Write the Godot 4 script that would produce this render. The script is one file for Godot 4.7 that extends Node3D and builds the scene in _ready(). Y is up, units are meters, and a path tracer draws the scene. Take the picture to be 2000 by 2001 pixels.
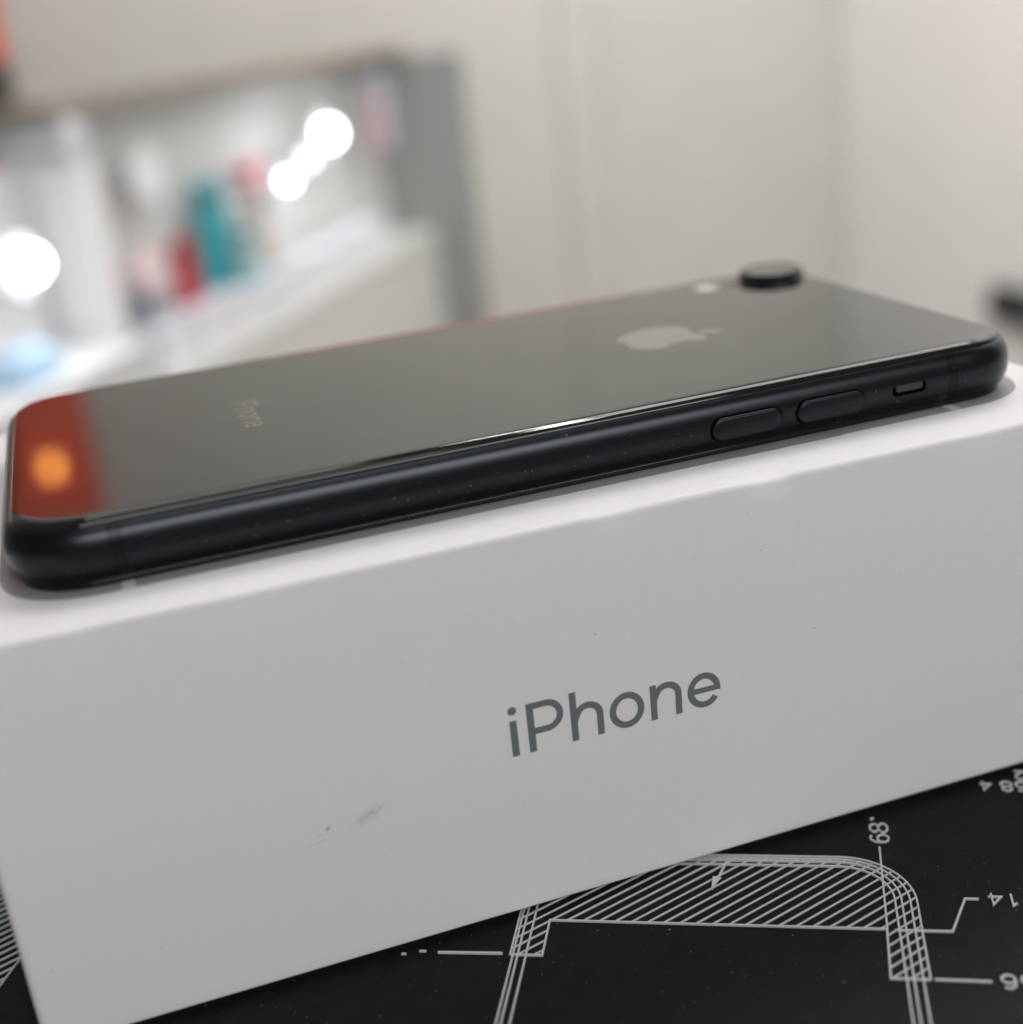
extends Node3D
# All sizes in metres. y = 0 is the top of the mat; the phone lies centred on the y axis.
const MM := 0.001
const HB := 0.058          # height of the carton
var rng := RandomNumberGenerator.new()
var M := {}

# ---------------------------------------------------------------- helpers
func lin(r: float, g: float, b: float) -> Color:
	return Color(r, g, b).linear_to_srgb()

func mat(c: Color, rough := 0.6, metal := 0.0, spec := 0.5) -> StandardMaterial3D:
	var m := StandardMaterial3D.new()
	m.albedo_color = c
	m.roughness = rough
	m.metallic = metal
	m.metallic_specular = spec
	return m

func noise_tex(freq: float, lo: Color, hi: Color, size := 512, octaves := 4, seed_ := 1, normal := false, strength := 1.0) -> NoiseTexture2D:
	var n := FastNoiseLite.new()
	n.seed = seed_
	n.noise_type = FastNoiseLite.TYPE_SIMPLEX_SMOOTH
	n.frequency = freq
	n.fractal_octaves = octaves
	var t := NoiseTexture2D.new()
	t.width = size
	t.height = size
	t.seamless = true
	t.noise = n
	if normal:
		t.as_normal_map = true
		t.bump_strength = strength
	else:
		var g := Gradient.new()
		g.set_color(0, lo)
		g.set_color(1, hi)
		t.color_ramp = g
	return t

func begin() -> SurfaceTool:
	var st := SurfaceTool.new()
	st.begin(Mesh.PRIMITIVE_TRIANGLES)
	return st

func tri(st: SurfaceTool, a: Vector3, b: Vector3, c: Vector3, na: Vector3, nb: Vector3, nc: Vector3) -> void:
	var x := (b - a).cross(c - a)
	if x.length_squared() < 1e-30:
		return
	if x.dot(na + nb + nc) > 0.0:
		var t := b
		b = c
		c = t
		t = nb
		nb = nc
		nc = t
	st.set_normal(na)
	st.add_vertex(a)
	st.set_normal(nb)
	st.add_vertex(b)
	st.set_normal(nc)
	st.add_vertex(c)

func quad(st: SurfaceTool, a: Vector3, b: Vector3, c: Vector3, d: Vector3, n: Vector3) -> void:
	tri(st, a, b, c, n, n, n)
	tri(st, a, c, d, n, n, n)

func put(called: String, st: SurfaceTool, m: Material, parent: Node = self) -> MeshInstance3D:
	var o := MeshInstance3D.new()
	o.name = called
	o.mesh = st.commit()
	o.material_override = null
	o.mesh.surface_set_material(0, m)
	parent.add_child(o, true)
	return o

func inst(called: String, me: Mesh, m: Material, parent: Node = self) -> MeshInstance3D:
	var o := MeshInstance3D.new()
	o.name = called
	o.mesh = me
	o.material_override = m
	parent.add_child(o, true)
	return o

func thing(called: String, label: String, category: String, at := Vector3.ZERO, turn := 0.0, group := "") -> Node3D:
	var o := Node3D.new()
	o.name = called
	add_child(o, true)
	o.position = at
	o.rotation.y = turn
	tag(o, label, category, group)
	return o

func tag(o: Node, label: String, category: String, group := "") -> void:
	o.set_meta("label", label)
	o.set_meta("category", category)
	if group:
		o.set_meta("group", group)

func structure(o: Node) -> Node:
	o.set_meta("kind", "structure")
	return o

# rounded rectangle in the x-z plane; near_xs subdivides the +z side
func outline(hx: float, hz: float, r: float, inset: float, near_xs: Array = [], nc := 14) -> Array:
	var pts: Array = []
	var nrm: Array = []
	var sx := hx - r
	var sz := hz - r
	var ex := 2.35 if r > 0.009 else 2.0   # hand-sized things have corners of gradual curvature
	for x in near_xs:
		pts.append(Vector2(x, hz - inset))
		nrm.append(Vector2(0, 1))
	for c in [[sx, sz, 90.0], [sx, -sz, 0.0], [-sx, -sz, -90.0], [-sx, sz, -180.0]]:
		for i in nc + 1:
			var a := deg_to_rad(c[2] - 90.0 * i / nc)
			var d := Vector2(signf(cos(a)) * pow(absf(cos(a)), 2.0 / ex), signf(sin(a)) * pow(absf(sin(a)), 2.0 / ex))
			var g := Vector2(signf(cos(a)) * pow(absf(cos(a)), 2.0 - 2.0 / ex), signf(sin(a)) * pow(absf(sin(a)), 2.0 - 2.0 / ex)).normalized()
			pts.append(Vector2(c[0], c[1]) + d * r - g * minf(inset, r - 0.00001))
			nrm.append(g)
	return [pts, nrm]

# profile: [inset, y] from bottom to top on the outside
func loft(st: SurfaceTool, hx: float, hz: float, r: float, prof: Array, near_xs: Array = [], cap_bottom := false, cap_top := true, nc := 14, slotted := false) -> void:
	var rows: Array = []
	var pn: Array = []
	for i in prof.size():
		var a: Vector2 = prof[maxi(i - 1, 0)]
		var b: Vector2 = prof[mini(i + 1, prof.size() - 1)]
		var t := Vector2(-(b.x - a.x), b.y - a.y).normalized()
		pn.append(Vector2(t.y, -t.x))
		rows.append(outline(hx, hz, r, prof[i].x, near_xs, nc))
	var n: int = rows[0][0].size()
	for i in prof.size() - 1:
		for j in n:
			var k := (j + 1) % n
			var p: Array = []
			var q: Array = []
			for c in [[i, j], [i, k], [i + 1, k], [i + 1, j]]:
				var w: Vector2 = rows[c[0]][0][c[1]]
				var d: Vector2 = rows[c[0]][1][c[1]]
				p.append(Vector3(w.x, prof[c[0]].y, w.y))
				q.append(Vector3(d.x * pn[c[0]].x, pn[c[0]].y, d.y * pn[c[0]].x).normalized())
			if slotted and in_slot((p[0] + p[2]) / 2.0):
				continue
			tri(st, p[0], p[1], p[2], q[0], q[1], q[2])
			tri(st, p[0], p[2], p[3], q[0], q[2], q[3])
	for e in [[cap_bottom, 0, -1.0], [cap_top, prof.size() - 1, 1.0]]:
		if not e[0]:
			continue
		var y: float = prof[e[1]].y
		var up := Vector3(0, e[2], 0)
		var ring: Array = rows[e[1]][0]
		for j in n:
			var k := (j + 1) % n
			tri(st, Vector3(0, y, 0), Vector3(ring[j].x, y, ring[j].y), Vector3(ring[k].x, y, ring[k].y), up, up, up)

func round_prof(h: float, e: float, steps := 4) -> Array:
	var p: Array = []
	for i in steps + 1:
		var a := PI / 2 * i / steps
		p.append(Vector2(e * (1 - sin(a)), e * (1 - cos(a))))
	p.append(Vector2(0, h / 2))
	for i in steps + 1:
		var a := PI / 2 * i / steps
		p.append(Vector2(e * (1 - cos(a)), h - e + e * sin(a)))
	return p

# box with rounded edges standing on y = 0
func rbox(sx: float, h: float, sz: float, r: float, e: float) -> SurfaceTool:
	var st := begin()
	loft(st, sx / 2, sz / 2, maxf(r, e + 0.00002), round_prof(h, e, 3), [], true, true, 5)
	return st

func lathe(prof: Array, n := 48) -> SurfaceTool:
	var st := begin()
	for i in prof.size() - 1:
		var t: Vector2 = (prof[i + 1] - prof[i])
		if t.length() < 1e-9:
			continue
		var nn := Vector2(t.y, -t.x).normalized()
		for j in n:
			var a := TAU * j / n
			var b := TAU * (j + 1) / n
			var da := Vector3(cos(a), 0, sin(a))
			var db := Vector3(cos(b), 0, sin(b))
			var na := da * nn.x + Vector3.UP * nn.y
			var nb := db * nn.x + Vector3.UP * nn.y
			var p0: Vector3 = da * prof[i].x + Vector3.UP * prof[i].y
			var p1: Vector3 = db * prof[i].x + Vector3.UP * prof[i].y
			var p2: Vector3 = db * prof[i + 1].x + Vector3.UP * prof[i + 1].y
			var p3: Vector3 = da * prof[i + 1].x + Vector3.UP * prof[i + 1].y
			tri(st, p0, p1, p2, na, nb, nb)
			tri(st, p0, p2, p3, na, nb, na)
	return st

# flat strokes: centre line in 2-D, drawn on the plane o + x*ex + y*ey
func strip(st: SurfaceTool, pts: Array, w: float, o: Vector3, ex: Vector3, ey: Vector3, lift := 0.0, closed := false) -> void:
	var n := ex.cross(ey).normalized()
	var l: Array = []
	var r: Array = []
	var c := pts.size()
	for i in c:
		var a: Vector2 = pts[(i - 1 + c) % c] if (closed or i > 0) else pts[i]
		var b: Vector2 = pts[(i + 1) % c] if (closed or i < c - 1) else pts[i]
		var d := (b - a).normalized()
		var s := Vector2(-d.y, d.x) * w / 2
		var p: Vector2 = pts[i]
		l.append(o + ex * (p.x + s.x) + ey * (p.y + s.y) + n * lift)
		r.append(o + ex * (p.x - s.x) + ey * (p.y - s.y) + n * lift)
	for i in (c if closed else c - 1):
		var k := (i + 1) % c
		quad(st, r[i], r[k], l[k], l[i], n)

func arc(cx: float, cy: float, rx: float, ry: float, a0: float, a1: float, n := 24) -> Array:
	var p: Array = []
	for i in n + 1:
		var a := deg_to_rad(lerpf(a0, a1, float(i) / n))
		p.append(Vector2(cx + rx * cos(a), cy + ry * sin(a)))
	return p

# the six letters as centre lines; units: millimetres on the carton, baseline y = 0
func letter_strokes() -> Array:
	var w := 1.02
	var out: Array = []
	out.append([[[Vector2(-15.76, 0), Vector2(-15.76, 5.45)], w], ["dot", Vector2(-15.74, 6.92), 0.63]])
	var bowl: Array = [Vector2(-12.78, 6.95), Vector2(-11.0, 6.95)]
	bowl.append_array(arc(-10.95, 5.02, 1.92, 1.93, 88, -88))
	bowl.append_array([Vector2(-11.0, 3.09), Vector2(-12.78, 3.09)])
	out.append([[[Vector2(-13.29, 0), Vector2(-13.29, 7.43)], w], [bowl, 0.96]])
	var h: Array = [Vector2(-7.1, 2.5), Vector2(-7.02, 3.1)]
	h.append_array(arc(-5.02, 3.35, 1.72, 1.68, 150, 0, 20))
	h.append(Vector2(-3.33, 0))
	out.append([[[Vector2(-7.11, 0), Vector2(-7.11, 7.45)], 0.98], [h, 0.98]])
	out.append([[arc(0.66, 2.7, 2.1, 2.27, 0, 352.5, 48), 0.98, true]])
	var n: Array = [Vector2(4.67, 2.5), Vector2(4.75, 3.1)]
	n.append_array(arc(6.75, 3.3, 1.72, 1.68, 150, 0, 20))
	n.append(Vector2(8.43, 0))
	out.append([[[Vector2(4.67, 0), Vector2(4.67, 5.4)], 0.96], [n, 0.98]])
	var e: Array = [Vector2(10.3, 2.72), Vector2(14.3, 2.72)]
	out.append([[e, 0.86], [arc(12.37, 2.7, 2.06, 2.24, -10.5, 325, 44), 0.96]])
	return out

func lettering(parent: Node, m: Material, o: Vector3, ex: Vector3, ey: Vector3, s: float, lift: float) -> void:
	var part := Node3D.new()
	part.name = "lettering"
	parent.add_child(part, true)
	for g in letter_strokes():
		var st := begin()
		var k := 0
		for f in g:
			if f[0] is String:
				var up := ex.cross(ey).normalized()
				var pts := arc(f[1].x, f[1].y, f[2], f[2], 0, 360, 28)
				for i in 28:
					tri(st, at2(f[1], o, ex, ey, s) + up * lift, at2(pts[i], o, ex, ey, s) + up * lift, at2(pts[i + 1], o, ex, ey, s) + up * lift, up, up, up)
			else:
				var pts: Array = []
				for q in f[0]:
					pts.append(q * s)
				strip(st, pts, f[1] * s, o, ex, ey, lift * (1.0 + 0.3 * k), f.size() > 2)
			k += 1
		put("letter", st, m, part)

func at2(q: Vector2, o: Vector3, ex: Vector3, ey: Vector3, s: float) -> Vector3:
	return o + ex * q.x * s + ey * q.y * s

# ---------------------------------------------------------------- the scene
func _ready() -> void:
	rng.seed = 7
	set_camera()
	set_light()
	make_materials()
	make_setting()
	make_mat()
	make_carton()
	make_phone()
	make_background()

func set_camera() -> void:
	var cam := Camera3D.new()
	cam.name = "camera"
	add_child(cam)
	cam.transform = Transform3D(Basis(Vector3(0.94093659, -0.10101929, 0.32316163), Vector3(0.20431563, 0.93049577, -0.30402754), Vector3(-0.26998789, 0.35209761, 0.89617733)).orthonormalized(), Vector3(-0.0591558, 0.0625555 + HB, 0.2003381))
	cam.fov = 42.0
	cam.near = 0.01
	cam.far = 20.0
	var at := CameraAttributesPhysical.new()
	at.frustum_focal_length = 24.0 / (2.0 * 1000.5 / 2607.0)
	at.exposure_aperture = 5.7
	at.frustum_focus_distance = 0.188
	at.frustum_near = 0.01
	at.frustum_far = 20.0
	cam.attributes = at
	cam.fov = 42.0
	cam.current = true

func set_light() -> void:
	var e := Environment.new()
	e.background_mode = Environment.BG_COLOR
	e.background_color = lin(0.15, 0.15, 0.155)
	e.tonemap_mode = Environment.TONE_MAPPER_LINEAR
	e.tonemap_exposure = 0.95
	e.sdfgi_enabled = true
	e.ssao_enabled = true
	e.ssil_enabled = true
	var w := WorldEnvironment.new()
	w.name = "surroundings"
	w.environment = e
	add_child(w)
	# ceiling panels over the counter and in front of the back wall
	ceiling_or_added_panel(Vector3(0.1, 1.75, 0.4), Vector2(0.6, 0.7), 0.2, "square white ceiling light panel over the phone")
	ceiling_or_added_panel(Vector3(0.08, 1.75, -1.3), Vector2(0.5, 0.5), 0.55, "narrow white ceiling light panel over the gap behind the counter")
	ceiling_or_added_panel(Vector3(1.15, 1.75, -1.0), Vector2(0.85, 0.75), 0.8, "largest square white ceiling light panel near the right wall")
	ceiling_or_added_panel(Vector3(0.3, 1.45, 2.1), Vector2(1.8, 0.9), 3.0, "added wide white light panel brightening the carton's lettered side", Vector3(0.96, 0, 0))  # added behind the camera to brighten the carton's front
	# added long lights out of view, tipped to brighten the walls
	ceiling_or_added_panel(Vector3(0.3, 1.72, -1.85), Vector2(1.6, 0.2), 0.85, "added long tipped light brightening the back wall", Vector3(0.9, 0, 0))
	ceiling_or_added_panel(Vector3(0.62, 1.72, -1.2), Vector2(0.1, 1.5), 4.0, "added long tipped light brightening the right wall", Vector3(0, 0, 0.9))

func ceiling_or_added_panel(at: Vector3, size: Vector2, energy: float, label: String, tip := Vector3.ZERO) -> void:
	var t := thing("ceiling_or_added_light", label, "ceiling light", at, 0, "ceiling light panels")
	t.rotation = tip
	var glow := mat(lin(0.9, 0.9, 0.9), 0.5)
	glow.emission_enabled = true
	glow.emission = Color(1, 0.985, 0.96)
	glow.emission_energy_multiplier = 1.0
	var st := begin()
	quad(st, Vector3(-size.x / 2, 0, -size.y / 2), Vector3(size.x / 2, 0, -size.y / 2), Vector3(size.x / 2, 0, size.y / 2), Vector3(-size.x / 2, 0, size.y / 2), Vector3.DOWN)
	put("diffuser", st, glow, t)
	var f := begin()
	loft(f, size.x / 2 + 0.02, size.y / 2 + 0.02, 0.01, [Vector2(0, -0.004), Vector2(0, 0.03), Vector2(0.004, 0.034)], [], false, true, 3)
	loft(f, size.x / 2 + 0.02, size.y / 2 + 0.02, 0.01, [Vector2(0.0199, 0.002), Vector2(0.0198, -0.003), Vector2(0.0002, -0.004)], [], false, false, 3)
	put("frame", f, mat(lin(0.7, 0.7, 0.7), 0.5), t)
	var l := AreaLight3D.new()
	l.name = "lamp"
	l.area_size = size
	l.area_normalize_energy = true
	l.light_energy = energy
	l.light_color = Color(1, 0.995, 0.98)
	l.shadow_enabled = true
	l.position = Vector3(0, -0.006, 0)
	l.rotation.x = -PI / 2
	t.add_child(l)

func make_materials() -> void:
	var paper := mat(Color.WHITE, 0.62, 0, 0.4)
	paper.albedo_texture = noise_tex(0.02, lin(0.788, 0.776, 0.795), lin(0.812, 0.797, 0.812), 512, 5, 3)
	paper.uv1_triplanar = true
	paper.uv1_scale = Vector3.ONE * 45.0
	paper.normal_enabled = true
	paper.normal_texture = noise_tex(0.09, Color.BLACK, Color.WHITE, 512, 3, 5, true, 2.0)
	paper.normal_scale = 0.14
	M.paper = paper
	M.print_grey = mat(lin(0.27, 0.26, 0.275), 0.5)
	M.print_pale = mat(lin(0.55, 0.55, 0.56), 0.5)
	M.ink = mat(lin(0.15, 0.18, 0.195), 0.5)
	var alu := mat(lin(0.030, 0.033, 0.038), 0.3, 1.0, 0.5)
	alu.normal_enabled = true
	alu.normal_texture = noise_tex(0.25, Color.BLACK, Color.WHITE, 512, 2, 11, true, 3.0)
	alu.normal_scale = 0.05
	alu.uv1_triplanar = true
	alu.uv1_scale = Vector3.ONE * 60.0
	M.alu = alu
	M.plastic = mat(lin(0.024, 0.026, 0.03), 0.32, 1.0, 0.5)
	M.gap = mat(lin(0.003, 0.003, 0.003), 0.9, 0, 0.1)
	M.glass_back = mat(lin(0.011, 0.011, 0.0105), 0.035, 0, 0.43)
	M.glass_back.roughness = 1.0
	M.glass_back.roughness_texture = noise_tex(0.008, Color(0.02, 0.02, 0.02), Color(0.065, 0.065, 0.065), 512, 5, 41)
	M.glass_back.roughness_texture_channel = BaseMaterial3D.TEXTURE_CHANNEL_RED
	M.glass_back.uv1_triplanar = true
	M.glass_back.uv1_scale = Vector3.ONE * 16.0
	M.glass_front = mat(lin(0.004, 0.004, 0.004), 0.06, 0, 0.5)
	M.logo = mat(lin(0.21, 0.204, 0.195), 0.12, 0.72, 0.5)
	M.text_back = mat(lin(0.24, 0.215, 0.2), 0.15, 0.7, 0.5)
	var rubber := mat(Color.WHITE, 0.5, 0, 0.22)
	rubber.albedo_texture = noise_tex(0.03, lin(0.007, 0.0073, 0.008), lin(0.0115, 0.0118, 0.0125), 512, 5, 21)
	rubber.uv1_triplanar = true
	rubber.uv1_scale = Vector3.ONE * 14.0
	rubber.normal_enabled = true
	rubber.normal_texture = noise_tex(0.2, Color.BLACK, Color.WHITE, 512, 3, 23, true, 3.0)
	rubber.normal_scale = 0.12
	M.rubber = rubber
	M.line_top = mat(lin(0.52, 0.56, 0.57), 0.55)
	M.wall = wall_paint(lin(0.58, 0.567, 0.53), 31)
	M.wall_right = wall_paint(lin(0.81, 0.81, 0.8), 33)  # paler than the back wall: its stronger light is put into the colour
	M.white = mat(lin(0.72, 0.72, 0.74), 0.5)

func wall_paint(c: Color, s: int) -> StandardMaterial3D:
	var m := mat(Color.WHITE, 0.7, 0, 0.3)
	m.albedo_texture = noise_tex(0.01, c.darkened(0.02), c.lightened(0.02), 512, 4, s)
	m.uv1_triplanar = true
	m.uv1_world_triplanar = true
	m.uv1_scale = Vector3.ONE * 0.9
	return m

func box_at(called: String, a: Vector3, b: Vector3, m: Material, parent: Node = self, e := 0.002) -> MeshInstance3D:
	var s := b - a
	var o := put(called, rbox(s.x, s.y, s.z, e * 1.5, e), m, parent)
	o.position = Vector3((a.x + b.x) / 2, a.y, (a.z + b.z) / 2)
	return o

func make_setting() -> void:
	structure(box_at("floor", Vector3(-2.6, -1.0, -2.7), Vector3(2.2, -0.95, 1.4), mat(lin(0.3, 0.29, 0.28), 0.5)))
	var back := Node3D.new()
	back.name = "wall_back"
	add_child(back)
	structure(back)
	# tall boards with open joints
	var xs := [-2.6, -1.15, 0.992, 1.090, 1.68]
	for i in xs.size() - 1:
		var o := box_at("wall_panel", Vector3(xs[i] + 0.001, -0.949, -2.66), Vector3(xs[i + 1] - 0.001, 1.9, -2.6), M.wall, back, 0.004)
		if i == 2:
			o.position.z += 0.003
	var side := Node3D.new()
	side.name = "wall_right"
	add_child(side)
	structure(side)
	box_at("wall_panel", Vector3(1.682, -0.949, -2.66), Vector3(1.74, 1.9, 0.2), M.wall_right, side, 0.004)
	var t := thing("counter", "white shop counter under the black mat", "counter", Vector3.ZERO)
	box_at("worktop", Vector3(-0.5, -0.033, -0.13), Vector3(0.75, -0.003, 0.5), M.white, t)
	box_at("cabinet", Vector3(-0.48, -0.949, -0.10), Vector3(0.73, -0.0335, 0.46), M.white, t)

# ---------------------------------------------------------------- the mat
const MAT_TURN := 28.7
func uv3(u: float, v: float, y: float) -> Vector3:
	var a := deg_to_rad(MAT_TURN)
	return Vector3((u * cos(a) - v * sin(a)) * MM, y, (u * sin(a) + v * cos(a)) * MM)

func ridge(tops: SurfaceTool, sides: SurfaceTool, pts: Array, w: float, h: float, closed := false) -> void:
	var c := pts.size()
	var l: Array = []
	var r: Array = []
	for i in c:
		var a: Vector2 = pts[(i - 1 + c) % c] if (closed or i > 0) else pts[i]
		var b: Vector2 = pts[(i + 1) % c] if (closed or i < c - 1) else pts[i]
		var p: Vector2 = pts[i]
		var d1: Vector2 = (p - a).normalized() if p != a else (b - p).normalized()
		var d2: Vector2 = (b - p).normalized() if b != p else d1
		var d := (d1 + d2).normalized()
		var k := w / 2 / maxf(0.4, d.dot(d2))
		l.append(p + Vector2(-d.y, d.x) * k)
		r.append(p - Vector2(-d.y, d.x) * k)
	var y1 := h * MM
	for i in (c if closed else c - 1):
		var k := (i + 1) % c
		var a0: Vector2 = l[i]
		var a1: Vector2 = l[k]
		var b0: Vector2 = r[i]
		var b1: Vector2 = r[k]
		quad(tops, uv3(a0.x, a0.y, y1), uv3(a1.x, a1.y, y1), uv3(b1.x, b1.y, y1), uv3(b0.x, b0.y, y1), Vector3.UP)
		for q in [[a0, a1, 1.0], [b0, b1, -1.0]]:
			var d: Vector2 = (q[1] - q[0]).normalized()
			var n := uv3(-d.y * q[2], d.x * q[2], 0).normalized()
			quad(sides, uv3(q[0].x, q[0].y, -0.0002), uv3(q[1].x, q[1].y, -0.0002), uv3(q[1].x, q[1].y, y1), uv3(q[0].x, q[0].y, y1), n)
	if not closed:
		for q in [[l[0], r[0], pts[0] - pts[1]], [l[c - 1], r[c - 1], pts[c - 1] - pts[c - 2]]]:
			var n := uv3(q[2].x, q[2].y, 0).normalized()
			quad(sides, uv3(q[0].x, q[0].y, -0.0002), uv3(q[1].x, q[1].y, -0.0002), uv3(q[1].x, q[1].y, y1), uv3(q[0].x, q[0].y, y1), n)

func raised(called: String, lines: Array, parent: Node, h := 1.0, w := 0.27) -> void:
	var a := begin()
	var k := 0
	for p in lines:
		ridge(a, a, p, w * 0.95, h * 0.26 + 0.012 * (k % 5))
		k += 1
	var me := a.commit()
	me.surface_set_material(0, M.line_top)
	var o := MeshInstance3D.new()
	o.name = called
	o.mesh = me
	parent.add_child(o, true)

# stroke digits in a 1 x 1.45 cell
func digit(d: String) -> Array:
	match d:
		"1": return [[Vector2(0.25, 1.15), Vector2(0.6, 1.45), Vector2(0.6, 0)]]
		"2": return [[Vector2(0.05, 1.15), Vector2(0.3, 1.45), Vector2(0.7, 1.45), Vector2(0.95, 1.15), Vector2(0.9, 0.8), Vector2(0.05, 0), Vector2(0.95, 0)]]
		"4": return [[Vector2(0.72, 0), Vector2(0.72, 1.45), Vector2(0.0, 0.42), Vector2(1.0, 0.42)]]
		"6": return [[Vector2(0.9, 1.35), Vector2(0.65, 1.45), Vector2(0.35, 1.45), Vector2(0.05, 1.1), Vector2(0.0, 0.6), Vector2(0.05, 0.25), Vector2(0.3, 0.0), Vector2(0.7, 0.0), Vector2(1.0, 0.3), Vector2(1.0, 0.6), Vector2(0.7, 0.88), Vector2(0.3, 0.88), Vector2(0.05, 0.65)]]
		"8": return [[Vector2(0.3, 0.76), Vector2(0.05, 1.0), Vector2(0.05, 1.2), Vector2(0.3, 1.45), Vector2(0.7, 1.45), Vector2(0.95, 1.2), Vector2(0.95, 1.0), Vector2(0.7, 0.76), Vector2(0.3, 0.76), Vector2(0.0, 0.5), Vector2(0.0, 0.25), Vector2(0.3, 0.0), Vector2(0.7, 0.0), Vector2(1.0, 0.25), Vector2(1.0, 0.5), Vector2(0.7, 0.76)]]
	return [[Vector2(0.4, 1.45), Vector2(0.6, 1.15)]]

func place_digit(d: String, o: Vector2, gx: Vector2, gy: Vector2, parent: Node) -> void:
	var ls: Array = []
	for s in digit(d):
		var q: Array = []
		for p in s:
			q.append(o + gx * p.x + gy * p.y)
		ls.append(q)
	raised("digit", ls, parent, 1.0, 0.26)

func shell_line(ul: float, ur: float, vt: float, r: float, vend_l: float, vend_r: float) -> Array:
	var p: Array = [Vector2(ul, vend_l)]
	p.append_array(arc(ul + r, vt + r, r, r, 180, 270, 14))
	p.append_array(arc(ur - r, vt + r, r, r, 270, 360, 14))
	p.append(Vector2(ur, vend_r))
	return p

func hatch_in(poly: PackedVector2Array, ang: float, step: float, phase: float) -> Array:
	var out: Array = []
	var d := Vector2(cos(deg_to_rad(ang)), sin(deg_to_rad(ang)))
	var n := Vector2(-d.y, d.x)
	var lo := 1e9
	var hi := -1e9
	for q in poly:
		lo = minf(lo, q.dot(n))
		hi = maxf(hi, q.dot(n))
	var s := ceilf((lo - phase) / step) * step + phase
	while s < hi:
		for g in Geometry2D.intersect_polyline_with_polygon(PackedVector2Array([n * s - d * 300, n * s + d * 300]), poly):
			if g[0].distance_to(g[1]) > 0.3:
				out.append([g[0], g[1]])
		s += step
	return out

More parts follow.
